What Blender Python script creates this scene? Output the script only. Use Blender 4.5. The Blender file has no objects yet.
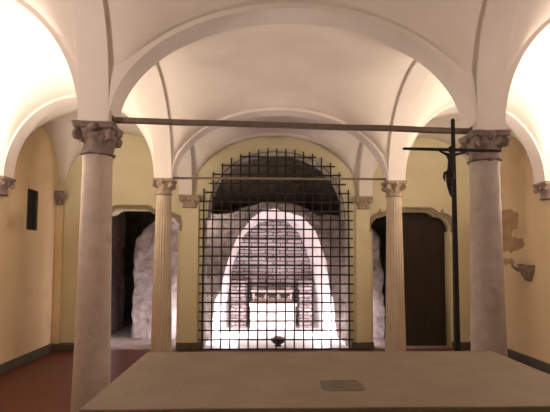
import bpy, bmesh, math, random
from mathutils import Vector, Matrix, noise
PI = math.pi
SC = bpy.context.scene
COL = SC.collection

# ------------------------------------------------------------------ camera
F = 430.0
yaw, pitch, roll = .034, .056, .004
fwd = Vector((math.sin(yaw)*math.cos(pitch), math.cos(yaw)*math.cos(pitch), math.sin(pitch)))
rt = Vector((math.cos(yaw), -math.sin(yaw), 0)); up = rt.cross(fwd)
r2 = math.cos(roll)*rt + math.sin(roll)*up
u2 = -math.sin(roll)*rt + math.cos(roll)*up
cd = bpy.data.cameras.new('camera'); cam = bpy.data.objects.new('camera', cd); COL.objects.link(cam)
cd.sensor_width = 36; cd.lens = F/550*36; cd.shift_y = 27/550; cd.clip_start = .02
M4 = Matrix((r2, u2, -fwd)).transposed().to_4x4(); M4.translation = Vector((-.272, 0, 1.6))
cam.matrix_world = M4
SC.camera = cam

# ------------------------------------------------------------------ world, exposure, main lights
w = bpy.data.worlds.new('world'); SC.world = w; w.use_nodes = True
w.node_tree.nodes['Background'].inputs[0].default_value = (.9, .75, .7, 1)
w.node_tree.nodes['Background'].inputs[1].default_value = .0
SC.view_settings.view_transform = 'Standard'; SC.view_settings.look = 'None'
SC.view_settings.gamma = 1; SC.view_settings.exposure = 0
SC.view_settings.use_curve_mapping = False

def lamp(name, kind, loc, target, energy, color, size=.3, size_y=None, spot=60, blend=.5):
    l = bpy.data.lights.new(name, kind); l.energy = energy; l.color = color
    if kind == 'AREA':
        l.size = size
        if size_y: l.shape = 'RECTANGLE'; l.size_y = size_y
    else: l.shadow_soft_size = size
    if kind == 'SPOT': l.spot_size = math.radians(spot); l.spot_blend = blend
    o = bpy.data.objects.new(name, l); COL.objects.link(o); o.location = loc
    d = Vector(target) - Vector(loc); o.rotation_euler = d.to_track_quat('-Z', 'Y').to_euler()
    return o
WARM = (1, .86, .72); PINK = (1, .86, .80); COOL = (1, .90, .93)
# wall uplighters of the aisles (just outside the frame, on the side walls)
lamp('aisle_uplighter', 'AREA', (-3.62, 4.35, 2.35), (-2.7, 4.6, 4.0), 98, WARM, .3, .5)
lamp('aisle_uplighter', 'AREA', (3.60, 4.35, 2.35), (2.7, 4.6, 4.0), 98, WARM, .3, .5)
# uplighters of the bay the camera stands in
lamp('entrance_uplighter', 'AREA', (-3.6, 1.6, 2.5), (-2.2, 2.0, 3.9), 56, PINK, .3, .5)
lamp('entrance_uplighter', 'AREA', (3.6, 1.6, 2.5), (2.2, 2.0, 3.9), 36, PINK, .3, .5)
lamp('nave_fill', 'AREA', (-.2, -1.0, 2.6), (0, 5, 3.0), 2.5, PINK, .5, .5)  # added weak fill from behind the camera, no fixture there
# floor lamps in the chamber and the ambulatory behind the back wall, then added fills
lamp('chamber_lamp', 'POINT', (-.93, 8.95, .22), (0, 9, 1), 48, COOL, .03)
lamp('chamber_lamp', 'POINT', (.97, 8.95, .22), (0, 9, 1), 48, COOL, .03)
lamp('ambulatory_light', 'SPOT', (-1.50, 8.02, .35), (-2.5, 8.6, .9), 60, COOL, .06, spot=125)
lamp('ambulatory_light', 'SPOT', (1.60, 8.02, .35), (2.2, 8.6, .7), 13, COOL, .06, spot=120)
lamp('ambulatory_light', 'POINT', (-1.50, 8.15, .8), (0, 9, 1), 2, COOL, .06)
lamp('ambulatory_light', 'POINT', (1.60, 8.15, .8), (0, 9, 1), 2, COOL, .06)
lamp('ambulatory_light', 'POINT', (-3.22, 8.1, .5), (0, 9, 1), 6, COOL, .04)  # added fill that lifts the left end wall
lamp('ambulatory_light', 'POINT', (-1.50, 8.15, .12), (0, 9, 1), 11, COOL, .04)  # added low fill, brightens the foot of the rough masonry on this side
lamp('ambulatory_light', 'POINT', (1.62, 8.15, .12), (0, 9, 1), 11, COOL, .04)  # same added low fill for the right side
lamp('ambulatory_vault_fill', 'AREA', (-1.7, 8.05, 2.3), (-.6, 9.2, 3.6), 12, WARM, .2, .2)  # added light to raise the dark passage vault, not a known fixture

# ------------------------------------------------------------------ materials
def mat(name, c1, c2=None, scale=3., detail=6, rough=.85, bump=.15, bscale=30., metal=0., spots=None, zgrad=None, stretch=None):
    m = bpy.data.materials.new(name); m.use_nodes = True; nt = m.node_tree; N = nt.nodes; L = nt.links
    b = N['Principled BSDF']; b.inputs['Roughness'].default_value = rough; b.inputs['Metallic'].default_value = metal
    tc = N.new('ShaderNodeTexCoord'); src = tc.outputs['Object']
    if stretch:
        mp = N.new('ShaderNodeMapping'); mp.inputs['Scale'].default_value = stretch; L.new(src, mp.inputs[0]); src = mp.outputs[0]
    nz = N.new('ShaderNodeTexNoise'); nz.inputs['Scale'].default_value = scale; nz.inputs['Detail'].default_value = detail
    nz.inputs['Roughness'].default_value = .6; L.new(src, nz.inputs['Vector'])
    rp = N.new('ShaderNodeValToRGB'); rp.color_ramp.elements[0].position = .3; rp.color_ramp.elements[1].position = .7
    rp.color_ramp.elements[0].color = (*c1, 1); rp.color_ramp.elements[1].color = (*(c2 or c1), 1)
    L.new(nz.outputs[0], rp.inputs[0]); out = rp.outputs[0]
    if spots:
        n2 = N.new('ShaderNodeTexNoise'); n2.inputs['Scale'].default_value = spots[1]; n2.inputs['Detail'].default_value = 8
        L.new(src, n2.inputs['Vector'])
        r3 = N.new('ShaderNodeValToRGB'); r3.color_ramp.elements[0].position = spots[2]; r3.color_ramp.elements[1].position = spots[2]+.12
        r3.color_ramp.elements[0].color = (0, 0, 0, 1); r3.color_ramp.elements[1].color = (1, 1, 1, 1)
        L.new(n2.outputs[0], r3.inputs[0])
        mx = N.new('ShaderNodeMix'); mx.data_type = 'RGBA'; L.new(r3.outputs[0], mx.inputs[0])
        L.new(out, mx.inputs[6]); mx.inputs[7].default_value = (*spots[0], 1); out = mx.outputs[2]
    L.new(out, b.inputs['Base Color'])
    if bump:
        n3 = N.new('ShaderNodeTexNoise'); n3.inputs['Scale'].default_value = bscale; n3.inputs['Detail'].default_value = 8
        L.new(src, n3.inputs['Vector'])
        bp = N.new('ShaderNodeBump'); bp.inputs['Strength'].default_value = bump; bp.inputs['Distance'].default_value = .02
        L.new(n3.outputs[0], bp.inputs['Height']); L.new(bp.outputs[0], b.inputs['Normal'])
    return m

M = {}
M['vault'] = mat('vault_plaster', (.66, .58, .51), (.73, .655, .575), 1.2, rough=.9, bump=.25, bscale=5)
M['rib'] = mat('arch_plaster', (.64, .57, .51), (.71, .64, .58), 1.5, rough=.9, bump=.2, bscale=8)
M['wall'] = mat('wall_plaster', (.56, .49, .305), (.63, .565, .37), 1.1, rough=.9, bump=.25, bscale=7, spots=((.50, .41, .26), 1.3, .60))
M['side'] = mat('side_wall_plaster', (.61, .455, .26), (.69, .54, .34), .9, rough=.9, bump=.3, bscale=6, spots=((.51, .36, .21), 1.1, .58))
M['floor'] = mat('red_floor', (.085, .022, .010), (.12, .033, .014), 5, rough=.55, bump=.1, bscale=40)
M['plinth'] = mat('dark_plinth', (.055, .045, .028), (.09, .075, .05), 6, rough=.7)
M['shaft'] = mat('column_stone', (.42, .33, .275), (.54, .435, .37), 7, rough=.7, bump=.25, bscale=35, spots=((.34, .26, .215), 5, .62))
M['shaft_grey'] = mat('grey_column_stone', (.33, .27, .235), (.43, .36, .315), 7, rough=.7, bump=.25, bscale=35, spots=((.27, .205, .17), 4, .60))
M['flute'] = mat('fluted_stone', (.42, .33, .24), (.52, .42, .31), 6, rough=.7, bump=.2, bscale=40)
M['cap'] = mat('capital_stone', (.17, .12, .10), (.30, .22, .185), 16, rough=.85, bump=.6, bscale=45)
M['cap2'] = mat('fluted_capital_stone', (.24, .18, .12), (.42, .33, .23), 18, rough=.85, bump=.6, bscale=45)
M['moulding'] = mat('door_moulding_stone', (.25, .19, .12), (.33, .26, .17), 12, rough=.8, bump=.3)
M['iron'] = mat('rusty_iron', (.014, .008, .007), (.028, .015, .012), 25, rough=.85, bump=.3, bscale=90, metal=.1)
M['rod'] = mat('tie_rod_iron', (.13, .095, .07), (.19, .14, .10), 14, rough=.6, bump=.2, metal=.3)
M['bronze'] = mat('dark_wood', (.006, .005, .004), (.012, .009, .007), 20, rough=.9, bump=0)
M['mensa'] = mat('altar_stone', (.20, .157, .115), (.25, .20, .148), 4, rough=.6, bump=.15, bscale=50, spots=((.27, .20, .14), 3, .6))
M['inset'] = mat('altar_inset_stone', (.07, .06, .045), (.15, .12, .085), 9, rough=.6, bump=.2)
M['altar_edge'] = mat('altar_edge_stone', (.10, .055, .035), (.14, .08, .05), 8, rough=.7)
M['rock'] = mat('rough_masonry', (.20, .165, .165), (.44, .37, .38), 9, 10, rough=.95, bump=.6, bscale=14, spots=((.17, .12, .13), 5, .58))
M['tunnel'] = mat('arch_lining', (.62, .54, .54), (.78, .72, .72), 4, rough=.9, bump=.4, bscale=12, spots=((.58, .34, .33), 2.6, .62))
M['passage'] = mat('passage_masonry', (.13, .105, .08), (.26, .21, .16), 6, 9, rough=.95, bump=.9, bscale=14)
M['pfloor'] = mat('passage_floor', (.24, .19, .18), (.36, .30, .29), 6, rough=.9, bump=.3)
M['white'] = mat('white_marble', (.80, .76, .74), (.86, .83, .81), 3, rough=.6, bump=.05)
M['chest'] = mat('pinkish_stone', (.42, .33, .30), (.58, .48, .45), 14, rough=.85, bump=.5)
M['darkfig'] = mat('dark_carving', (.02, .015, .014), (.05, .035, .03), 20, rough=.7)
M['bowl'] = mat('black_metal_bowl', (.012, .011, .011), (.025, .022, .02), 20, rough=.4, metal=.5, bump=0)
M['ash'] = mat('grey_ash', (.22, .20, .20), (.36, .33, .33), 30, rough=1, bump=.6)
M['doorwood'] = mat('door_wood', (.020, .013, .007), (.030, .020, .011), 5, rough=.9, bump=.2, stretch=(6, 1, .6))
M['black'] = mat('black_metal', (.008, .007, .006), (.014, .012, .010), 10, rough=.6, bump=0)
M['fresco'] = mat('old_render', (.30, .19, .10), (.46, .31, .18), 8, 10, rough=.95, bump=.5, bscale=25)
M['stoup'] = mat('dark_stone', (.10, .075, .05), (.34, .26, .19), 22, rough=.8, bump=.5)

def brick_mat(name, c1, c2, cm, rowh=.07, bw=.26):
    m = bpy.data.materials.new(name); m.use_nodes = True; nt = m.node_tree; N = nt.nodes; L = nt.links
    b = N['Principled BSDF']; b.inputs['Roughness'].default_value = .95
    tc = N.new('ShaderNodeTexCoord'); sp = N.new('ShaderNodeSeparateXYZ'); L.new(tc.outputs['Object'], sp.inputs[0])
    ad = N.new('ShaderNodeMath'); L.new(sp.outputs[0], ad.inputs[0]); L.new(sp.outputs[1], ad.inputs[1])
    cb = N.new('ShaderNodeCombineXYZ'); L.new(ad.outputs[0], cb.inputs[0]); L.new(sp.outputs[2], cb.inputs[1])
    nz = N.new('ShaderNodeTexNoise'); nz.inputs['Scale'].default_value = 4; L.new(tc.outputs['Object'], nz.inputs['Vector'])
    mm = N.new('ShaderNodeVectorMath'); mm.operation = 'SCALE'; mm.inputs['Scale'].default_value = .045; L.new(nz.outputs['Color'], mm.inputs[0])
    va = N.new('ShaderNodeVectorMath'); L.new(cb.outputs[0], va.inputs[0]); L.new(mm.outputs[0], va.inputs[1])
    br = N.new('ShaderNodeTexBrick'); br.inputs['Scale'].default_value = 1; br.inputs['Brick Width'].default_value = bw
    br.inputs['Row Height'].default_value = rowh; br.inputs['Mortar Size'].default_value = .014; br.inputs['Mortar Smooth'].default_value = .4
    br.inputs['Color1'].default_value = (*c1, 1); br.inputs['Color2'].default_value = (*c2, 1); br.inputs['Mortar'].default_value = (*cm, 1)
    L.new(va.outputs[0], br.inputs['Vector']); L.new(br.outputs['Color'], b.inputs['Base Color'])
    bp = N.new('ShaderNodeBump'); bp.inputs['Strength'].default_value = .8; bp.inputs['Distance'].default_value = .05; bp.invert = True
    L.new(br.outputs['Fac'], bp.inputs['Height']); L.new(bp.outputs[0], b.inputs['Normal'])
    return m
M['brick'] = brick_mat('old_brick', (.52, .46, .455), (.36, .30, .30), (.12, .09, .09), .085, .34)
M['brick_dark'] = brick_mat('dark_brick', (.26, .21, .21), (.40, .34, .34), (.12, .09, .09), .08, .2)

# ------------------------------------------------------------------ helpers
def link(name, me, m=None, parent=None, sharp=None, smooth=False):
    o = bpy.data.objects.new(name, me); COL.objects.link(o)
    if m: me.materials.clear(); me.materials.append(M[m])
    if smooth:
        me.shade_smooth()
        if sharp: me.set_sharp_from_angle(angle=math.radians(sharp))
    if parent: o.parent = parent
    return o
def bm_obj(name, bm, m, parent=None, smooth=False, sharp=35):
    bmesh.ops.recalc_face_normals(bm, faces=bm.faces)
    me = bpy.data.meshes.new(name); bm.to_mesh(me); bm.free()
    return link(name, me, m, parent, sharp, smooth)
def raw(name, v, f, m, parent=None, smooth=False, sharp=35):
    me = bpy.data.meshes.new(name); me.from_pydata(v, [], f); me.update()
    return link(name, me, m, parent, sharp, smooth)
def struct(o): o['kind'] = 'structure'; return o
def tag(o, label, cat, group=None):
    o['label'] = label; o['category'] = cat
    if group: o['group'] = group
    return o
def empty(name, loc=(0, 0, 0)):
    o = bpy.data.objects.new(name, None); COL.objects.link(o); o.location = loc; o.empty_display_size = .1
    return o
def box(bm, x0, x1, y0, y1, z0, z1, bev=0, seg=2):
    r = bmesh.ops.create_cube(bm, size=1)
    for v in r['verts']:
        v.co = Vector(((x0+x1)/2+v.co.x*(x1-x0), (y0+y1)/2+v.co.y*(y1-y0), (z0+z1)/2+v.co.z*(z1-z0)))
    if bev:
        es = list({e for v in r['verts'] for e in v.link_edges})
        bmesh.ops.bevel(bm, geom=es, offset=bev, segments=seg, affect='EDGES', profile=.5)
def lathe(bm, prof, n=48, fn=None, cx=0, cy=0):
    rings = []
    for r, z in prof:
        ring = []
        for i in range(n):
            a = 2*PI*i/n; rr = r*(fn(a, z) if fn else 1)
            ring.append(bm.verts.new((cx+rr*math.cos(a), cy+rr*math.sin(a), z)))
        rings.append(ring)
    for a, b in zip(rings, rings[1:]):
        for i in range(n): bm.faces.new((a[i], a[(i+1) % n], b[(i+1) % n], b[i]))
    bm.faces.new(rings[0][::-1]); bm.faces.new(rings[-1])
def tube(bm, pts, rad, n=8):
    rings = []
    pts = [Vector(p) for p in pts]
    rads = rad if isinstance(rad, (list, tuple)) else [rad]*len(pts)
    for i, p in enumerate(pts):
        d = (pts[min(i+1, len(pts)-1)] - pts[max(i-1, 0)]).normalized()
        a = Vector((0, 1, 0)) if abs(d.y) < .8 else Vector((1, 0, 0))
        s = d.cross(a).normalized(); t = d.cross(s)
        rings.append([bm.verts.new(p + (s*math.cos(2*PI*k/n)+t*math.sin(2*PI*k/n))*rads[i]) for k in range(n)])
    for a, b in zip(rings, rings[1:]):
        for k in range(n): bm.faces.new((a[k], a[(k+1) % n], b[(k+1) % n], b[k]))
    bm.faces.new(rings[0][::-1]); bm.faces.new(rings[-1])
def rough_up(bm, amt, scale, seed=0):
    bm.normal_update()
    off = {}
    for v in bm.verts:
        p = v.co*scale + Vector((seed*7.3, seed*3.1, seed*1.7))
        off[v] = v.normal*(noise.fractal(p, 1.0, 2.0, 4)*amt)
    for v, d in off.items(): v.co += d
def plate(name, outer, holes, thick, m, xf, parent=None, res=True):
    """2-D outline with holes, given thickness; xf maps (a, b, c) to the world."""
    cu = bpy.data.curves.new('outline', 'CURVE'); cu.dimensions = '2D'; cu.fill_mode = 'BOTH'; cu.extrude = thick/2
    for loop in [outer]+holes:
        s = cu.splines.new('POLY'); s.points.add(len(loop)-1); s.use_cyclic_u = True
        for p, q in zip(s.points, loop): p.co = (q[0], q[1], 0, 1)
    t = bpy.data.objects.new('outline', cu); COL.objects.link(t)
    dg = bpy.context.evaluated_depsgraph_get()
    me = bpy.data.meshes.new_from_object(t.evaluated_get(dg))
    bpy.data.objects.remove(t); bpy.data.curves.remove(cu)
    for v in me.vertices: v.co = xf(v.co.x, v.co.y, v.co.z)
    bm = bmesh.new(); bm.from_mesh(me); bmesh.ops.remove_doubles(bm, verts=bm.verts, dist=1e-4)
    me.name = name; bmesh.ops.recalc_face_normals(bm, faces=bm.faces); bm.to_mesh(me); bm.free()
    return link(name, me, m, parent)

# ------------------------------------------------------------------ plan
S = 1.588; HW = .118                      # column axis, half width of the arches
XL, XR = -3.80, 3.78
YB = [-1.34, 1.07, 3.48, 5.89, 7.6]     # wall, columns, columns, columns, back wall
Z0 = 2.65                               # springing
TOP = 4.60

# ------------------------------------------------------------------ floor
bm = bmesh.new(); box(bm, XL-.2, XR+.2, YB[0]-.2, 7.6, -.1, 0); struct(bm_obj('floor', bm, 'floor'))

# ------------------------------------------------------------------ vaults
spans_x = [(XL+HW, -S-HW, 'a'), (-S+HW, S-HW, 'n'), (S+HW, XR-HW, 'a')]
spans_y = [(YB[0], YB[1]-HW, 0), (YB[1]+HW, YB[2]-HW, 1), (YB[2]+HW, YB[3]-HW, 2), (YB[3]+HW, YB[4], 3)]
G = .03
NX = 36
def spread(s0, s1, n=NX):
    c, h = (s0+s1)/2, (s1-s0)/2
    return [c - h*math.cos(PI*i/n) for i in range(n+1)]
xs, ys = [], []
for a, b, k in spans_x: xs += spread(a-G, b+G)
xs = [XL-.05] + xs + [XR+.05]
for a, b, k in spans_y: ys += spread(a-G, b+G)
def pick(v, spans):
    best = None
    for i, s in enumerate(spans):
        c, h = (s[0]+s[1])/2, (s[1]-s[0])/2+G
        u = (v-c)/h
        if best is None or abs(u) < abs(best[1]): best = (i, u)
    return best
def vault_z(x, y):
    i, u = pick(x, spans_x); j, v = pick(y, spans_y)
    u = max(-1, min(1, u)); v = max(-1, min(1, v))
    nave = spans_x[i][2] == 'n'
    rb = 1.13+G; rc = 1.26
    ra = (.96 if nave else 1.10)+G
    if j == 3:
        rb = 1.03+G; rc = 1.19
        if v > 0 and nave: ra = 1.12
    e = 2.
    if j == 1: rb = 1.27+G; rc = 1.36; e = 2.6      # steeper, higher side arches in the bay nearest the camera
    P_ = 6.5; rc /= 2**(1/P_)                     # groins softened by thick plaster, bays slightly domed
    za = (ra + (rc-ra)*(1-v*v))*math.sqrt(max(0, 1-u*u))
    zb = (rb + (rc-rb)*(1-u*u))*max(0, 1-abs(v)**e)**(1/e)
    return Z0 + (za**P_+zb**P_)**(1/P_)
V = [(x, y, vault_z(x, y)) for y in ys for x in xs]
Fc = []
W_ = len(xs)
for j in range(len(ys)-1):
    for i in range(W_-1):
        a = j*W_+i; b = a+1; c = a+W_; d = c+1
        xm = (xs[i]+xs[i+1])/2; ym = (ys[j]+ys[j+1])/2
        _, u = pick(xm, spans_x); _, v = pick(ym, spans_y)
        if u*v > 0: Fc += [(a, d, b), (a, c, d)]
        else: Fc += [(a, c, b), (b, c, d)]
struct(raw('ceiling', V, Fc, 'vault', smooth=True, sharp=45))

# arches (the ribs between the bays)
def arch_band(p0, p1, rise, axis, pos, hw, e0, e1, name, n=48, zs=Z0, p=2.):
    """solid arch: opening p0..p1 on the running axis, piers out to e0 and e1"""
    c, h = (p0+p1)/2, (p1-p0)/2
    sg = lambda q: math.copysign(abs(q)**(2/p), q)
    prof = [(e0, zs)] + [(c-h*sg(math.cos(PI*i/n)), zs+rise*max(0, math.sin(PI*i/n))**(2/p)) for i in range(n+1)] + [(e1, zs)]
    bm = bmesh.new(); R = []
    for a, z in prof:
        row = []
        for s, zz in ((-hw, z), (hw, z), (hw, TOP), (-hw, TOP)):
            row.append(bm.verts.new((a, pos+s, zz) if axis == 'x' else (pos+s, a, zz)))
        R.append(row)
    for A, B in zip(R, R[1:]):
        for k in range(4): bm.faces.new((A[k], A[(k+1) % 4], B[(k+1) % 4], B[k]))
    bm.faces.new(R[0]); bm.faces.new(R[-1][::-1])
    return struct(bm_obj(name, bm, 'rib', smooth=True, sharp=30))
k = 1
for y in YB[1:4]:
    arch_band(-S+HW, S-HW, .96, 'x', y, HW, -S, S, 'trim_%d' % k); k += 1
    arch_band(XL+HW, -S-HW, 1.10, 'x', y, HW, XL-.02, -S, 'trim_%d' % k); k += 1
    arch_band(S+HW, XR-HW, 1.10, 'x', y, HW, S, XR+.02, 'trim_%d' % k); k += 1
for x in (-S, S):
    for j, (a, b, q) in enumerate(spans_y):
        e0 = YB[j] if j else a; e1 = YB[j+1]
        aa = a if j else a+.1; bb = b if j < 3 else b-.10
        arch_band(aa, bb, (1.13, 1.27, 1.13, 1.03)[j], 'y', x, HW-.003, e0-(.0 if j else .1), e1+(.02 if j == 3 else 0), 'trim_%d' % k, p=2.6 if j == 1 else 2.); k += 1

bm = bmesh.new(); box(bm, S-HW-.002, S+HW+.002, 3.48-HW-.002, 3.48+HW+.002, 2.625, 2.70, .003); struct(bm_obj('trim_%d' % k, bm, 'rib')); k += 1
# ------------------------------------------------------------------ walls
def se_arch(cx, h, zb, zs, rise, p=2.2, n=32):
    pts = [(cx-h, zb)]
    for i in range(n+1):
        t = PI - PI*i/n; c, s = math.cos(t), math.sin(t)
        pts.append((cx + h*math.copysign(abs(c)**(2/p), c), zs + rise*abs(s)**(2/p)))
    pts.append((cx+h, zb)); return pts
def door_top(cx, o=0, k=None):
    """mixtilinear head of the side doorways; o grows the outline outwards"""
    half = [(.735+o*.2, 2.08), (.725+o*.5, 2.17), (.68+o*.9, 2.255+o*.6), (.62+o*.7, 2.315+o*.8), (.545+o*.3, 2.34+o),
            (.49+o*.3, 2.335+o), (.45+o*.45, 2.355+o*.9), (.40+o*.5, 2.395+o*.9), (.34+o*.45, 2.425+o), (.27+o*.3, 2.43+o)]
    w_ = (lambda a: .21+(a-.27)*.83 if a <= .45 else .36+(a-.45)*1.68) if cx < 0 else (lambda a: a)   # the left doorway is wider
    return [(cx-w_(a), b) for a, b in half] + [(cx+w_(a), b) for a, b in half[::-1]]
DL, DR = -2.52, 2.425
def doorway(cx):
    h = .70*(1.14 if cx < 0 else 1)
    return [(cx-h, .0)] + [(cx-h, 2.08)] + door_top(cx, 0) + [(cx+h, 2.08), (cx+h, .0)]
hole_main = se_arch(.02, 1.225, .0, 2.30, 1.20)
hole_main = [(.02-1.29, .0), (.02-1.29, 2.27)] + hole_main[1:-1] + [(.02+1.30, 2.27), (.02+1.30, .0)]
def strip(c): return [(x, z if z > .001 else -.02) for x, z in c]
YW = 7.6; TH = .34
# back wall: three openings reach the floor, so its outline runs round them
outl = [(XL-.1, -.02)] + strip(doorway(DL)) + strip(hole_main) + strip(doorway(DR)) + [(XR+.1, -.02), (XR+.1, TOP), (XL-.1, TOP)]
struct(plate('wall_back', outl, [], TH, 'wall', lambda a, b, c: Vector((a, YW+TH/2+c, b))))
# dark bare masonry lining the deep edge of the central opening
Q = hole_main; bm = bmesh.new(); R = []
cen = (.02, 1.6)
for (a, b) in Q:
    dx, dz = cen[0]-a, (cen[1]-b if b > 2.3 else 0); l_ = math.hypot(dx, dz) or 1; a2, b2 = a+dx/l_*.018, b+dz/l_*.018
    R.append([bm.verts.new(p) for p in ((a, YW+.02, b), (a2, YW+.02, b2), (a2, YW+TH+.02, b2), (a, YW+TH+.02, b))])
for A, B in zip(R, R[1:]):
    for i in range(4): bm.faces.new((A[i], A[(i+1) % 4], B[(i+1) % 4], B[i]))
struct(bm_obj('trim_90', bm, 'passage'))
# side walls
niche = [(6.59, 2.0), (6.90, 2.02), (6.90, 2.63), (6.59, 2.63)]
for nm, x, s, hl in (('wall_left', XL, -1, [niche]), ('wall_right', XR, 1, [])):
    struct(plate(nm, [(YB[0]-.1, -.02), (YW, -.02), (YW, TOP), (YB[0]-.1, TOP)], hl, .2, 'side', lambda a, b, c: Vector((x+s*(.1+c*1.0), a, b))))
bm = bmesh.new(); box(bm, XL-.1, XR+.1, YB[0]-.2, YB[0], -.02, TOP); struct(bm_obj('wall_front', bm, 'wall'))
# flat pilasters under the corbels of the back wall, and in the corners
for i, (x0, x1) in enumerate(((-1.69, -1.34), (1.40, 1.70))):
    bm = bmesh.new(); box(bm, x0+.02, x1-.02, YW-.045, YW, 0, 2.5, .004); struct(bm_obj('trim_%d' % k, bm, 'wall')); k += 1
bm = bmesh.new(); box(bm, XL, XL+.11, YW-.10, YW, 0, 2.5, .004); struct(bm_obj('trim_%d' % k, bm, 'side')); k += 1
bm = bmesh.new(); box(bm, XR-.15, XR, YW-.10, YW, 0, 2.5, .004); struct(bm_obj('trim_%d' % k, bm, 'side')); k += 1
# dark skirting
def skirt(name, x0, x1, y0, y1, h=.13):
    bm = bmesh.new(); box(bm, x0, x1, y0, y1, 0, h, .008); struct(bm_obj(name, bm, 'plinth'))
skirt('baseboard_left', XL, XL+.05, YB[0], YW); skirt('baseboard_right', XR-.05, XR, YB[0], YW)
skirt('baseboard_back', -1.715, -1.275, YW-.075, YW, .12)
skirt('baseboard_back', 1.325, 1.725, YW-.075, YW, .12)
skirt('baseboard_back', XL+.05, -3.32, YW-.13, YW, .12)
skirt('baseboard_back', 3.125, XR-.05, YW-.13, YW, .12)

# ------------------------------------------------------------------ ambulatory behind the back wall
PY0, PY1 = YW+TH, 11.4
bm = bmesh.new(); box(bm, -4.3, 3.8, 7.6, PY1, -.1, -.001); struct(bm_obj('floor', bm, 'pfloor'))
bm = bmesh.new(); box(bm, -1.27, 1.32, 7.62, 10.16, -.06, .0, .0); struct(bm_obj('floor', bm, 'white'))     # pale paving of the lit chamber
bm = bmesh.new(); box(bm, -3.5, -3.3, PY0, 9.75, -.02, 4.0); bmesh.ops.subdivide_edges(bm, edges=bm.edges, cuts=18, use_grid_fill=True)
rough_up(bm, .04, 2.5, 2); struct(bm_obj('wall_ambulatory_left', bm, 'rock', smooth=True))
bm = bmesh.new(); box(bm, -4.3, -4.1, 9.6, PY1, -.02, 4.0); box(bm, -4.2, -3.5, 9.6, 9.75, -.02, 4.0); struct(bm_obj('wall_ambulatory_left', bm, 'passage'))
bm = bmesh.new(); box(bm, 3.5, 3.7, PY0, PY1, -.02, 4.0); struct(bm_obj('wall_ambulatory_right', bm, 'passage'))
bm = bmesh.new(); box(bm, -4.3, 3.7, PY1, PY1+.2, -.02, 4.0); struct(bm_obj('wall_ambulatory_back', bm, 'passage'))
# its rough vault, sinking towards the back
V = []; Fc = []
NXp, NYp = 90, 40
for j in range(NYp+1):
    t = j/NYp; y = PY0-.02 + (PY1-PY0+.02)*t; z = 3.62 + .12*math.sin(PI*t*1.1) - 1.25*max(0, t-.12)**1.7
    for i in range(NXp+1):
        x = -4.3 + 7.9*i/NXp
        V.append((x, y, z + .09*noise.fractal(Vector((x*1.7, y*1.7, 3.3)), 1, 2, 5)))
for j in range(NYp):
    for i in range(NXp):
        a = j*(NXp+1)+i; Fc.append((a, a+NXp+1, a+NXp+2, a+1))
struct(raw('ceiling_ambulatory', V, Fc, 'passage', smooth=True, sharp=80))

# the rough masonry mass with its arched chamber: rows run from the outer edge to the arch, then into the chamber
def resample(pts, n):
    P = [Vector(p) for p in pts]; L = [0]
    for a, b in zip(P, P[1:]): L.append(L[-1]+(b-a).length)
    out = []; k = 0
    for i in range(n):
        t = L[-1]*i/(n-1)
        while k < len(L)-2 and L[k+1] < t: k += 1
        f = (t-L[k])/(L[k+1]-L[k]); out.append(P[k].lerp(P[k+1], f))
    return out
outer = [(-2.80, -.02), (-2.80, .8), (-2.80, 1.5), (-2.72, 1.9), (-2.55, 2.22), (-2.30, 2.42), (-1.9, 2.45), (-1.3, 2.45), (-.85, 2.48), (-.55, 2.60), (-.28, 2.69), (.02, 2.72),
         (.32, 2.70), (.6, 2.61), (.88, 2.49), (1.3, 2.47), (1.7, 2.42), (1.95, 2.25), (2.12, 1.98), (2.2, 1.6), (2.22, .8), (2.22, -.02)]
front = [(-1.22, -.02), (-1.16, .65), (-1.03, 1.1), (-.93, 1.5), (-.8, 1.84), (-.65, 2.13), (-.46, 2.36), (-.24, 2.5), (.02, 2.56), (.31, 2.52), (.60, 2.39), (.82, 2.14), (.95, 1.85), (1.05, 1.51), (1.12, 1.11), (1.18, .75), (1.26, -.02)]
back = [(-.97, -.02), (-.96, .6), (-.94, 1.25), (-.85, 1.56), (-.69, 2.0), (-.5, 2.28), (-.31, 2.43), (.03, 2.49), (.37, 2.43), (.65, 2.17), (.79, 1.84), (.88, 1.53), (.95, 1.1), (.98, .5), (1.0, -.02)]
NP = 150
O_, F_, B_ = resample(outer, NP), resample(front, NP), resample(back, NP)
rows = []
def jit(p, amt, sc=2.2): return Vector(p) + Vector([amt*noise.fractal(Vector(p)*sc+Vector((9*q, 4*q, 2.2)), 1, 2, 6) for q in (1, 2, 3)])
for t in [i/5 for i in range(6)]:                                         # outer flank, from the rear forwards
    rows.append([(p.x*(1-.0*t), 10.6-(10.6-8.68)*t, p.y) for p in O_])
for i in range(1, 34):                                                     # front face
    t = i/34; rows.append([(a.x+(b.x-a.x)*t, 8.6-.02*math.sin(PI*t), a.y+(b.y-a.y)*t) for a, b in zip(O_, F_)])
V = [tuple(jit(p, .065)) for r in rows for p in r]
rows2 = [[(p.x, 8.6, p.y) for p in F_]]
V += [tuple(jit(p, .03)) for p in rows2[0]]
nr = len(rows)+1
Fc = [(j*NP+i, j*NP+i+1, (j+1)*NP+i+1, (j+1)*NP+i) for j in range(nr-1) for i in range(NP-1)]
struct(raw('wall_inner', V, Fc, 'rock', smooth=True, sharp=60))
V = []
for i in range(25):
    t = i/24; V += [tuple(jit((a.x+(b.x-a.x)*t, 8.6+1.62*t, a.y+(b.y-a.y)*t), .03)) for a, b in zip(F_, B_)]
Fc = [(j*NP+i, j*NP+i+1, (j+1)*NP+i+1, (j+1)*NP+i) for j in range(24) for i in range(NP-1)]
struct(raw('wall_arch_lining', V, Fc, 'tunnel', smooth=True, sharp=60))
bm = bmesh.new(); box(bm, -1.25, 1.3, 10.15, 10.35, -.02, 2.65); struct(bm_obj('wall_chamber_back', bm, 'brick'))

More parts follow.
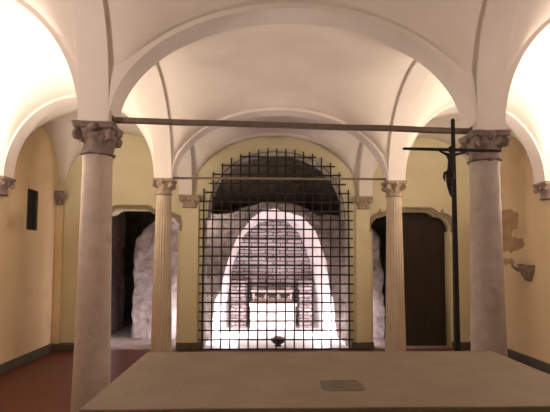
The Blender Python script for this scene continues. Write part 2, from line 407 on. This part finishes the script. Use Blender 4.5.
# ------------------------------------------------------------------ stone door heads
def moulding(cx, name='door_surround'):
    bm = bmesh.new(); a = door_top(cx, 0.0); b = door_top(cx, .075)
    sec = [(0, 0.0), (0, -.035), (.3, -.05), (.45, -.035), (.75, -.06), (1, -.045), (1, 0)]
    R = []
    for p, q in zip(a, b):
        R.append([bm.verts.new((p[0]+(q[0]-p[0])*t, YW+d, p[1]+(q[1]-p[1])*t)) for t, d in sec])
    for A, B in zip(R, R[1:]):
        for i in range(len(sec)-1): bm.faces.new((A[i], A[i+1], B[i+1], B[i]))
        bm.faces.new((A[-1], A[0], B[0], B[-1]))
    bm.faces.new(R[0]); bm.faces.new(R[-1][::-1])
    return bm_obj(name, bm, 'moulding')
def door_head(cx, label):
    t = empty('door_surround', (cx, YW, 2.08)); tag(t, label, 'door surround', 'door surrounds')
    def rel(o): o.parent = t; o.matrix_parent_inverse = Matrix.Translation((-cx, -YW, -2.08)); return o
    rel(moulding(cx, 'arch_moulding'))
    for s in (-1, 1):
        bm = bmesh.new(); x = cx+s*(.55 if cx < 0 else .565)                      # small upright ear on each shoulder
        lathe(bm, [(.020, 2.40), (.026, 2.42), (.018, 2.445), (.006, 2.475)], 12, cx=x, cy=YW-.025)
        rel(bm_obj('ear', bm, 'moulding', smooth=True))
        bm = bmesh.new(); x = cx+s*.745*(1.14 if cx < 0 else 1)                      # scrolled foot
        tube(bm, [(x, YW-.055, 2.085), (x, YW, 2.085)], .03, 16)
        rel(bm_obj('scroll_end', bm, 'moulding', smooth=True))
door_head(DL, 'curved grey stone moulding over the doorway left of the iron grille')
door_head(DR, 'curved grey stone moulding over the dark doorway right of the iron grille')
# closed leaf in the right doorway
d = empty('door_1'); struct(d)
bm = bmesh.new()
for i in range(6):
    x0 = 2.27 + i*.155; box(bm, x0, x0+.154, YW+.23, YW+.27, .0, 2.50, .001, 1)
o = bm_obj('leaf', bm, 'doorwood', d)

# ------------------------------------------------------------------ columns
def square_fn(p):
    def f(a, z=0):
        c, s = abs(math.cos(a)), abs(math.sin(a)); return 1/((c**p+s**p)**(1/p))
    return f
def capital(parent, r, half, h, zt, m, seed):
    """worn volute capital: bell with a ring, square abacus, a scroll at each corner, a boss on each face"""
    zb = zt-h; bm = bmesh.new(); n = 64
    prof = [(r*1.0, 0, 0), (r*1.16, .02, 0), (r*1.2, .055, 0), (r*1.16, .09, 0), (r*1.02, .11, 0), (r*1.03, .2, 0), (r*1.06, .38, 0), (r*1.08, .48, .05),
            (r*1.16, .55, .2), (half*.80, .66, .45), (half*.86, .78, .6), (half*.84, .84, .7)]
    rings = []
    for R_, t, q in prof:
        ring = []
        for i in range(n):
            a = 2*PI*i/n; lf = 1+.05*math.cos(8*a)*(1 if .2 < t < .6 else 0)
            rr = R_*lf*((1-q) + q*square_fn(5)(a))
            ring.append(bm.verts.new((rr*math.cos(a), rr*math.sin(a), zb+t*h)))
        rings.append(ring)
    for A, B in zip(rings, rings[1:]):
        for i in range(n): bm.faces.new((A[i], A[(i+1) % n], B[(i+1) % n], B[i]))
    bm.faces.new(rings[0][::-1]); bm.faces.new(rings[-1])
    for k_ in range(4):
        a = PI/2*k_; rr = half*.84
        bb = bmesh.ops.create_icosphere(bm, subdivisions=2, radius=h*.15, matrix=Matrix.Translation((rr*math.cos(a), rr*math.sin(a), zt-.17*h)))
    rough_up(bm, h*.07, 14, seed)
    c = bm_obj('capital', bm, m, parent, smooth=True, sharp=70)
    bm = bmesh.new(); N_ = 64; rg = []
    for rr, z in ((.93, .80), (1.0, .84), (1.0, .93), (1.04, .95), (1.04, 1.0)):
        ring = []
        for i in range(N_):
            a = 2*PI*i/N_; q = square_fn(9)(a)
            cc = 1 - .10*abs(math.cos(2*a))**1.5          # hollow sides
            ring.append(bm.verts.new((half*rr*q*cc*math.cos(a), half*rr*q*cc*math.sin(a), zb+z*h)))
        rg.append(ring)
    for A, B in zip(rg, rg[1:]):
        for i in range(N_): bm.faces.new((A[i], A[(i+1) % N_], B[(i+1) % N_], B[i]))
    bm.faces.new(rg[0][::-1]); bm.faces.new(rg[-1])
    for v in bm.verts:
        if v.co.z < zt-1e-4: v.co += Vector((1, 1, .5))*noise.noise(v.co*13+Vector((seed, 0, 0)))*h*.04
    bm_obj('abacus', bm, m, c, smooth=True, sharp=50)
    for k_ in range(4):
        a = PI/4+PI/2*k_; bm = bmesh.new()
        d = Vector((math.cos(a), math.sin(a), 0)); t = Vector((-d.y, d.x, 0)); base = d*half*1.02 + Vector((0, 0, zt-.40*h))
        R0 = h*.175; pts = []; rad = []
        for i in range(30):                                # a scroll coiled in the diagonal plane
            f = i/29; th = 1.4*PI - f*3.4*PI; rr = R0*(1-.78*f)
            pts.append(base + d*rr*math.cos(th) + Vector((0, 0, rr*math.sin(th)))); rad.append(h*.085*(1-.3*f))
        tube(bm, pts, rad, 10)
        box_m = Matrix.Translation(base) @ Matrix(((t.x, d.x, 0), (t.y, d.y, 0), (0, 0, 1))).to_4x4()
        bmesh.ops.create_uvsphere(bm, u_segments=14, v_segments=8, radius=1, matrix=box_m @ Matrix.Diagonal((h*.085, R0*.8, R0*.8, 1)))
        rough_up(bm, h*.03, 22, seed+k_)
        bm_obj('volute', bm, m, c, smooth=True, sharp=70)
    return c
def column(x, y, rs, capr, half, h, zt, flutes, label, seed, mats, rot=0):
    t = empty('column', (x, y, 0)); t.rotation_euler.z = rot; t['kind'] = 'thing'; tag(t, label, 'column', 'columns carrying the vaults')
    ztop = zt-h
    bm = bmesh.new(); zs = [.22 + (ztop-.22)*i/60 for i in range(61)]
    def rad(z):
        if z >= rs[-1][0]: return rs[-1][1]
        for (a, ra), (b, rb) in zip(rs, rs[1:]):
            if a <= z <= b: return ra+(rb-ra)*(z-a)/(b-a)
        return rs[0][1]
    if flutes: fn = lambda a, z: 1-.085*abs(math.sin(a*flutes/2))**.7 if .30 < z < ztop-.09 else 1
    else: fn = lambda a, z: 1
    fl = (lambda a, z: 1.03-.085*(1-abs(math.cos(a*flutes/2))**3) if z < ztop-.09 else 1.0) if flutes else (lambda a, z: 1)
    prof = [(rad(z), z) for z in zs]
    if not flutes: prof[-3:] = [(rad(ztop-.05), ztop-.05), (rad(ztop)*1.04, ztop-.02), (rad(ztop)*1.05, ztop)]
    lathe(bm, prof, 24*8 if flutes else 64, fl)
    bm_obj('shaft', bm, mats[0], t, smooth=True, sharp=50)
    bm = bmesh.new(); r0 = rs[0][1]; box(bm, -r0*1.45, r0*1.45, -r0*1.45, r0*1.45, 0, .08, .006)
    lathe(bm, [(r0*1.36, .08)]+[(r0*(1.22+.18*math.sin(PI*i/8)), .08+.08*i/8) for i in range(9)]+[(r0*1.12, .165), (r0*1.1, .19), (r0*1.16, .20), (r0*1.16, .215), (r0*1.02, .225)], 48)
    bm_obj('base', bm, mats[0], t, smooth=True, sharp=40)
    capital(t, capr, half, h, zt, mats[1], seed)
    return t
rf = [(.2, .147), (.45, .143), (.9, .133), (1.3, .127), (1.8, .120), (2.39, .112)]
rb_ = [(.2, .138), (.6, .130), (1.2, .119), (1.8, .109), (2.43, .099)]
column(-S, 3.48, rf, .113, .163, .25, 2.65, 0, 'smooth pinkish stone column at the left end of the altar, in full view', 1, ('shaft', 'cap'), .06)
column(S, 3.48, rf, .113, .157, .235, 2.625, 0, 'smooth grey-pink stone column at right, behind the crucifix', 4, ('shaft_grey', 'cap'), -.05)
column(-S-.005, 5.89, rb_, .103, .150, .215, 2.65, 20, 'fluted column in front of the left doorway', 7, ('flute', 'cap2'))
column(S-.004, 5.89, rb_, .100, .150, .215, 2.65, 20, 'fluted column in front of the dark right doorway', 9, ('flute', 'cap2'))

# ------------------------------------------------------------------ corbels
def corbel(loc, rz, w_, d_, h, label, seed, m='cap'):
    """+y points out of the wall"""
    t = empty('wall_corbel', loc); t.rotation_euler.z = rz; tag(t, label, 'corbel', 'carved corbels on the walls')
    bm = bmesh.new(); box(bm, -w_/2, w_/2, 0, d_, h*.84, h, .006); bmesh.ops.subdivide_edges(bm, edges=bm.edges, cuts=2, use_grid_fill=True)
    rough_up(bm, h*.02, 20, seed); bm_obj('abacus', bm, m, t, smooth=True, sharp=45)
    bm = bmesh.new(); prof = [(.62, 0), (.72, .06), (.66, .12), (.62, .25), (.66, .5), (.80, .66), (.92, .86)]
    R = []
    for s, z in prof:
        a = w_/2*s; dd = d_*(.35+.6*(s-.55)/.4)
        pts = [(-a, 0), (-a, dd*.7), (-a*.8, dd*.95), (-a*.4, dd), (0, dd*1.04), (a*.4, dd), (a*.8, dd*.95), (a, dd*.7), (a, 0)]
        R.append([bm.verts.new((p[0], max(0, p[1]), z*h)) for p in pts])
    for A, B in zip(R, R[1:]):
        for i in range(len(A)-1): bm.faces.new((A[i], A[i+1], B[i+1], B[i]))
        bm.faces.new((A[-1], A[0], B[0], B[-1]))
    bm.faces.new(R[0][::-1]); bm.faces.new(R[-1])
    bmesh.ops.create_icosphere(bm, subdivisions=2, radius=h*.10, matrix=Matrix.Translation((0, d_*.8, h*.62)))
    rough_up(bm, h*.035, 22, seed); bm_obj('bell', bm, m, t, smooth=True, sharp=60)
    for s in (-1, 1):
        bm = bmesh.new(); base = Vector((s*w_*.38, d_*.72, h*.62)); R0 = h*.17; pts = []
        for i in range(26):
            f = i/25; th = .5*PI + s*f*3.2*PI*-1; rr = R0*(1-.75*f); pts.append(base+Vector((rr*math.cos(th), .0, rr*math.sin(th))))
        tube(bm, pts, [h*.07*(1-.3*i/25) for i in range(26)], 8)
        bmesh.ops.create_uvsphere(bm, u_segments=12, v_segments=8, radius=1, matrix=Matrix.Translation(base) @ Matrix.Diagonal((R0*.8, d_*.3, R0*.8, 1)))
        bm_obj('volute', bm, m, t, smooth=True, sharp=60)
    return t
corbel((XL, 5.89, 2.415), -PI/2, .30, .14, .245, 'carved stone corbel on left wall, cut by the picture edge', 1)
corbel((XR, 5.89, 2.42), PI/2, .30, .13, .245, 'carved stone corbel on right wall, above the stoup', 2)
corbel((XL+.075, YW-.09, 2.48), PI, .13, .10, .24, 'small dark corbel in the far left corner beside the wall vent', 3)
corbel((-1.515, YW-.045, 2.455), PI, .35, .09, .225, 'carved corbel on back wall immediately left of the iron grille', 4, 'cap2')
corbel((1.555, YW-.045, 2.455), PI, .31, .09, .225, 'carved corbel on back wall immediately right of the iron grille', 5, 'cap2')

# ------------------------------------------------------------------ tie rods
def rod(p0, p1, t_, label):
    p0, p1 = Vector(p0), Vector(p1); c = (p0+p1)/2; d = p1-p0; e = empty('tie_rod', c); e.rotation_euler.y = -math.atan2(d.z, d.x)
    tag(e, label, 'tie rod', 'iron tie rods')
    L_ = d.length/2
    bm = bmesh.new(); box(bm, -L_, L_, -t_/2, t_/2, -t_/2, t_/2, .004)
    bmesh.ops.subdivide_edges(bm, edges=[q for q in bm.edges if q.calc_length() > 1], cuts=30)
    for v in bm.verts: v.co.z += noise.noise(Vector((v.co.x*2, 0, t_*90)))*.006
    bm_obj('bar', bm, 'rod', e, smooth=False)
    for s in (-1, 1):
        bm = bmesh.new(); box(bm, s*L_-.03, s*L_+.03, -t_*.75, t_*.75, -t_*.75, t_*.75, .004); bm_obj('socket', bm, 'rod', e)
rod((-1.49, 3.46, 2.70), (1.49, 3.46, 2.65), .042, 'long iron tie rod spanning the nearer, larger arch above the altar')
rod((-1.49, 5.88, 2.672), (1.49, 5.88, 2.688), .028, 'thin iron tie rod crossing in front of the top of the grille')

# ------------------------------------------------------------------ iron grille
g = empty('iron_grille', (.01, 7.555, 0)); tag(g, 'large arched iron grille closing the central opening of the back wall', 'grille')
def top_at(x):
    pts = [(-1.27, 2.80), (-1.11, 3.10), (-.95, 3.25), (-.79, 3.355), (-.63, 3.42), (-.47, 3.46), (-.31, 3.50), (-.15, 3.53), (.01, 3.53), (.17, 3.53), (.33, 3.51), (.49, 3.48), (.65, 3.44), (.81, 3.38), (.97, 3.28), (1.13, 3.11), (1.29, 2.80)]
    for (a, za), (b, zb) in zip(pts, pts[1:]):
        if a-.01 <= x <= b+.001: return za+(zb-za)*(x-a)/(b-a)
    return 2.8
random.seed(3)
for i in range(17):
    x = -1.27+.16*i; bm = bmesh.new(); zt = top_at(x)
    n = 24; tube(bm, [(x-.01+.005*noise.noise(Vector((i*3.1, q*.4, 0))), 0, .0+zt*q/n) for q in range(n+1)], .0130, 6)
    bm_obj('vertical_bar', bm, 'iron', g, smooth=True)
ends = {21: (-.64, .71), 20: (-.97, 1.05), 19: (-1.10, 1.16), 18: (-1.18, 1.24), 17: (-1.25, 1.31)}
for j in range(22):
    z = .012+.16*j; a, b = ends.get(j, (-1.335, 1.365)); n = 24; bm = bmesh.new()
    tube(bm, [(a-.01+(b-a)*q/n, -.02, z+.004*noise.noise(Vector((q*.4, j*5.3, 2)))) for q in range(n+1)], .0130, 6)
    bm_obj('horizontal_bar', bm, 'iron', g, smooth=True)

# ------------------------------------------------------------------ things behind the grille
a_ = empty('white_altar', (.015, 9.75, 0)); tag(a_, 'white stone altar block in the lit chamber behind the grille', 'altar')
bm = bmesh.new()
for s in (-1, 1): box(bm, (-.50 if s < 0 else .004), (-.004 if s < 0 else .50), -.14, .38, 0, .52, .006)
bm_obj('body', bm, 'white', a_)
bm = bmesh.new(); box(bm, -.53, .53, -.18, .39, .52, .575, .008); bm_obj('top_slab', bm, 'white', a_)
c_ = empty('stone_casket', (.005, 9.82, .584)); tag(c_, 'pinkish carved stone casket standing on the white altar', 'casket')
bm = bmesh.new(); box(bm, -.47, .47, -.10, .12, 0, .045, .006); box(bm, -.44, .44, -.07, .10, .045, .235, .004); box(bm, -.48, .48, -.11, .13, .235, .275, .008)
bmesh.ops.subdivide_edges(bm, edges=[e for e in bm.edges if e.calc_length() > .3], cuts=12); rough_up(bm, .008, 9, 3)
bm_obj('chest', bm, 'chest', c_)
for i, x in enumerate((-.27, 0.0, .27)):
    bm = bmesh.new()                                     # small reclining animal-like relief
    for (dx, dz, r_, sx) in ((0, .135, .038, 1.9), (.07, .165, .026, 1.1), (-.08, .15, .02, 1.4), (-.05, .09, .016, .9), (.05, .09, .016, .9)):
        bmesh.ops.create_icosphere(bm, subdivisions=2, radius=r_*1.3, matrix=Matrix.Translation((x+1.15*dx*(-1 if i == 2 else 1), -.078, .01+dz*1.03)) @ Matrix.Diagonal((sx, .6, 1, 1)))
    rough_up(bm, .006, 30, i); o = bm_obj('relief_figure', bm, 'darkfig', c_, smooth=True, sharp=80); o['label'] = 'dark relief figure on the casket front'
for x in (-.41, -.135, .135, .41):
    bm = bmesh.new(); lathe(bm, [(.022, .045), (.022, .06), (.014, .07), (.014, .21), (.022, .222), (.022, .235)], 16, cx=x, cy=-.085); bm_obj('colonnette', bm, 'chest', c_, smooth=True)
for x0, x1, lb in ((-.92, -.58, 'dark brick pier in the chamber, left of the white altar'), (.61, .92, 'dark brick pier in the chamber, right of the white altar')):
    p = empty('brick_pier', ((x0+x1)/2, 9.95, 0)); tag(p, lb, 'pier', 'brick piers beside the white altar'); hw_ = (x1-x0)/2
    bm = bmesh.new()
    for q in range(12):
        e_ = .012*math.sin(q*2.3); box(bm, -hw_+e_, hw_-e_*.6, -.16+e_, .2, q*.085, q*.085+.074, .008, 1)
    box(bm, -hw_+.02, hw_-.02, -.145, .19, 0, 1.0)
    bm_obj('shaft', bm, 'brick_dark', p)
    bm = bmesh.new(); box(bm, -hw_-.02, hw_+.02, -.18, .2, 1.02, 1.07, .01); bm_obj('cap_slab', bm, 'brick_dark', p)
b_ = empty('bowl', (.06, 7.86, .0)); tag(b_, 'black metal bowl on the floor just behind the grille', 'bowl')
bm = bmesh.new(); prof = [(.05, 0), (.075, 0), (.06, .015), (.05, .03), (.085, .045), (.115, .07), (.132, .105), (.140, .12), (.137, .125), (.128, .11), (.10, .075), (.0005, .06)]
lathe(bm, prof, 40); bm_obj('vessel', bm, 'bowl', b_, smooth=True, sharp=50)
bm = bmesh.new(); lathe(bm, [(.122, .09), (.118, .115), (.095, .145), (.06, .168), (.02, .178)], 32); rough_up(bm, .012, 22, 2); o = bm_obj('contents', bm, 'ash', b_, smooth=True); o['label'] = 'grey heaped contents of the bowl'

# ------------------------------------------------------------------ altar in front
t = empty('altar_table', (.1575, 2.45, 0)); tag(t, 'broad beige stone altar table filling the foreground', 'altar')
bm = bmesh.new(); box(bm, -1.1975, 1.1975, -.555, .555, .905, .95, .006); bmesh.ops.subdivide_edges(bm, edges=[e for e in bm.edges if e.calc_length() > .5], cuts=30, use_grid_fill=True)
for v in bm.verts:
    if abs(v.co.y) > .54: v.co.y += .006*noise.noise(v.co*3)
bm_obj('mensa', bm, 'mensa', t)
bm = bmesh.new(); box(bm, -1.175, 1.175, -.545, .535, .80, .905, .012, 3); bm_obj('moulding', bm, 'altar_edge', t)
bm = bmesh.new(); box(bm, -1.02, 1.02, -.42, .42, 0, .80, .006); bm_obj('body', bm, 'mensa', t)
# dark relic stone let into the top
V = []; n = 60
for i in range(n):
    a = 2*PI*i/n; q = square_fn(7)(a); V.append((.102*q*math.cos(a)*1.04+.014*noise.noise(Vector((a*3, 0, 0))), .085*q*math.sin(a)*1.1+.008*noise.noise(Vector((a*3, 5, 0)))))
bm = bmesh.new(); lo = [bm.verts.new((x-.012, y-.235, .9475)) for x, y in V]; hi = [bm.verts.new((x-.012, y-.235, .9512)) for x, y in V]
bm.faces.new(hi); bm.faces.new(lo[::-1])
for i in range(n): bm.faces.new((lo[i], lo[(i+1) % n], hi[(i+1) % n], hi[i]))
o = bm_obj('relic_stone', bm, 'inset', t); o['label'] = 'dark stained rectangular stone let into the altar top'

# ------------------------------------------------------------------ crucifix
x, y = 1.185, 3.17
t = empty('standing_cross', (x, y, 0)); tag(t, 'tall thin dark standing cross behind the altar, before the right column', 'cross')
bm = bmesh.new()
for z0, z1, s0, s1 in ((.03, 2.645, .023, .0115),):
    R = []
    for z, s in ((z0, s0), (z1, s1), (z1+.012, s1*.5)):
        R.append([bm.verts.new((a*s, b*s*.8, z)) for a, b in ((-1, -1), (1, -1), (1, 1), (-1, 1))])
    for A, B in zip(R, R[1:]):
        for i in range(4): bm.faces.new((A[i], A[(i+1) % 4], B[(i+1) % 4], B[i]))
    bm.faces.new(R[0][::-1]); bm.faces.new(R[-1])
bm_obj('upright', bm, 'bronze', t)
bm = bmesh.new()
R = []
for a, s in ((-.388, .004), (-.37, .008), (-.05, .010), (.05, .010), (.35, .009), (.362, .005)):
    z = 2.415-a*.014; R.append([bm.verts.new((a, b*.012-.006, z+c*s)) for b, c in ((-1, -1), (1, -1), (1, 1), (-1, 1))])
for A, B in zip(R, R[1:]):
    for i in range(4): bm.faces.new((A[i], A[(i+1) % 4], B[(i+1) % 4], B[i]))
bm.faces.new(R[0]); bm.faces.new(R[-1][::-1]); bm_obj('crossbar', bm, 'bronze', t)
bm = bmesh.new(); lathe(bm, [(.13, 0), (.13, .015), (.10, .025), (.045, .04), (.04, .07), (.03, .075)], 32); bm_obj('foot', bm, 'bronze', t, smooth=True)

def skinned(name, verts, edges, radii, root, m, parent, sub=2):
    me = bpy.data.meshes.new(name); me.from_pydata(verts, edges, []); o = bpy.data.objects.new(name, me); COL.objects.link(o)
    o.modifiers.new('skin', 'SKIN'); s = o.modifiers.new('sub', 'SUBSURF'); s.levels = s.render_levels = sub
    for i, r_ in enumerate(radii): me.skin_vertices[0].data[i].radius = (r_, r_*.85) if not isinstance(r_, tuple) else r_; me.skin_vertices[0].data[i].use_root = (i == root)
    dg = bpy.context.evaluated_depsgraph_get(); m2 = bpy.data.meshes.new_from_object(o.evaluated_get(dg)); bpy.data.objects.remove(o); bpy.data.meshes.remove(me)
    m2.name = name; return link(name, m2, m, parent, 80, True)
c = empty('crucified_figure', (1.137, 3.122, 2.06)); tag(c, 'small dark carved figure with outstretched arms, hanging on the cross', 'statue')
P = [(-.004, 0, .165), (.0, 0, .205), (.006, -.002, .245), (.008, 0, .295), (.008, -.004, .322), (.004, -.014, .346),      # pelvis belly chest shoulders neck head
     (-.018, 0, .308), (-.052, .002, .322), (-.074, .004, .336), (-.095, .008, .354),      # left arm
     (.036, 0, .308), (.082, .002, .318), (.124, .004, .334), (.158, .008, .352),          # right arm
     (-.018, -.004, .150), (-.032, -.028, .105), (-.016, -.010, .045), (-.008, -.016, .002), (-.008, -.034, -.012),
     (.008, -.002, .150), (-.012, -.030, .100), (-.004, -.008, .040), (.000, -.012, .002), (-.002, -.030, -.010)]
E_ = [(0, 1), (1, 2), (2, 3), (3, 4), (4, 5), (3, 6), (6, 7), (7, 8), (8, 9), (3, 10), (10, 11), (11, 12), (12, 13), (0, 14), (14, 15), (15, 16), (16, 17), (17, 18), (0, 19), (19, 20), (20, 21), (21, 22), (22, 23)]
Rr = [1.22*q for q in [.021, .019, .024, .020, .009, .015, .012, .0085, .0065, .005, .012, .0085, .0065, .005, .016, .012, .0085, .006, .005, .016, .012, .0085, .006, .005]]
skinned('body', P, E_, Rr, 0, 'bronze', c)
bm = bmesh.new(); lathe(bm, [(.028, .125), (.032, .14), (.031, .165), (.026, .19)], 24, lambda a, z: 1+.08*math.cos(7*a+z*60)); 
tube(bm, [(-.026, -.012, .178), (-.048, -.012, .168), (-.054, -.014, .135), (-.046, -.012, .105)], [.008, .010, .009, .003], 8)
bm_obj('loincloth', bm, 'bronze', c, smooth=True, sharp=70)
bm = bmesh.new(); lathe(bm, [(.006, .373), (.016, .363), (.0185, .348), (.017, .330)], 20, lambda a, z: 1+.07*math.cos(9*a)); bmesh.ops.translate(bm, verts=bm.verts, vec=(.004, -.009, -.002))
bm_obj('hair', bm, 'bronze', c, smooth=True)

# ------------------------------------------------------------------ left wall vent
t = empty('wall_vent', (XL, 6.745, 2.315)); tag(t, 'tall narrow black panel in the left wall', 'vent')
bm = bmesh.new(); box(bm, -.07, -.045, -.15, .15, -.305, .305); bm_obj('panel', bm, 'black', t)
bm = bmesh.new()
for (a0, a1, b0, b1) in ((-.155, -.138, -.31, .31), (.138, .155, -.31, .31), (-.138, .138, -.315, -.298), (-.138, .138, .298, .315)): box(bm, -.045, .006, a0, a1, b0, b1, .002)
bm_obj('frame', bm, 'plinth', t)
bm = bmesh.new()
for i in range(14): box(bm, -.04, -.025, -.138, .138, -.285+i*.043, -.285+i*.043+.012)
bm_obj('louvre', bm, 'black', t)

# ------------------------------------------------------------------ right wall: patch of old render and stoup
def patch(pts, label, seed):
    L_ = resample(pts+[pts[0]], 90)[:-1]; bm = bmesh.new()
    P_ = [(p.x+.05*noise.fractal(Vector((p.x*9, p.y*9, seed)), 1, 2, 4), p.y+.05*noise.fractal(Vector((p.x*9, p.y*9, seed+5)), 1, 2, 4)) for p in L_]
    lo = [bm.verts.new((XR-.0004, a, b)) for a, b in P_]; hi = [bm.verts.new((XR-.006, a, b)) for a, b in P_]
    bm.faces.new(hi)
    for i in range(len(lo)): bm.faces.new((lo[i], lo[(i+1) % len(lo)], hi[(i+1) % len(lo)], hi[i]))
    tag(bm_obj('render_patch', bm, 'fresco'), label, 'render patch', 'patches of old render on the right wall')
patch([(7.12, 2.38), (6.72, 2.40), (6.62, 2.25), (6.64, 2.06), (6.78, 2.02), (6.80, 1.93), (6.52, 1.90), (6.47, 1.80), (6.60, 1.70), (6.90, 1.72), (7.15, 1.68)], 'large brown patch of bare old render on right wall above the stoup', 1)
patch([(7.05, 1.60), (6.80, 1.60), (6.74, 1.54), (6.86, 1.48), (7.05, 1.49)], 'small brown patch of old render on right wall beside the stoup', 2)
t = empty('holy_water_stoup', (XR, 6.36, 1.25)); tag(t, 'small broken dark stone stoup sticking out of the right wall', 'stoup')
bm = bmesh.new()
R = []
for s, z in ((.03, 0), (.06, .03), (.10, .10), (.13, .17), (.145, .22), (.15, .25), (.12, .25), (.09, .20)):
    R.append([bm.verts.new((-s*math.sin(PI*i/20)*1.05, s*math.cos(PI*i/20), z)) for i in range(21)])
for A, B in zip(R, R[1:]):
    for i in range(20): bm.faces.new((A[i], A[i+1], B[i+1], B[i]))
bm.faces.new(R[-1]); rough_up(bm, .02, 14, 4); bm_obj('basin', bm, 'stoup', t, smooth=True, sharp=60)
bm = bmesh.new(); tube(bm, [(-.04, .10, .19), (-.06, .17, .17), (-.07, .25, .19), (-.07, .32, .22), (-.06, .345, .27)], [.035, .032, .026, .02, .008], 10); rough_up(bm, .006, 20, 1)
bm_obj('horn', bm, 'stoup', t, smooth=True, sharp=70)
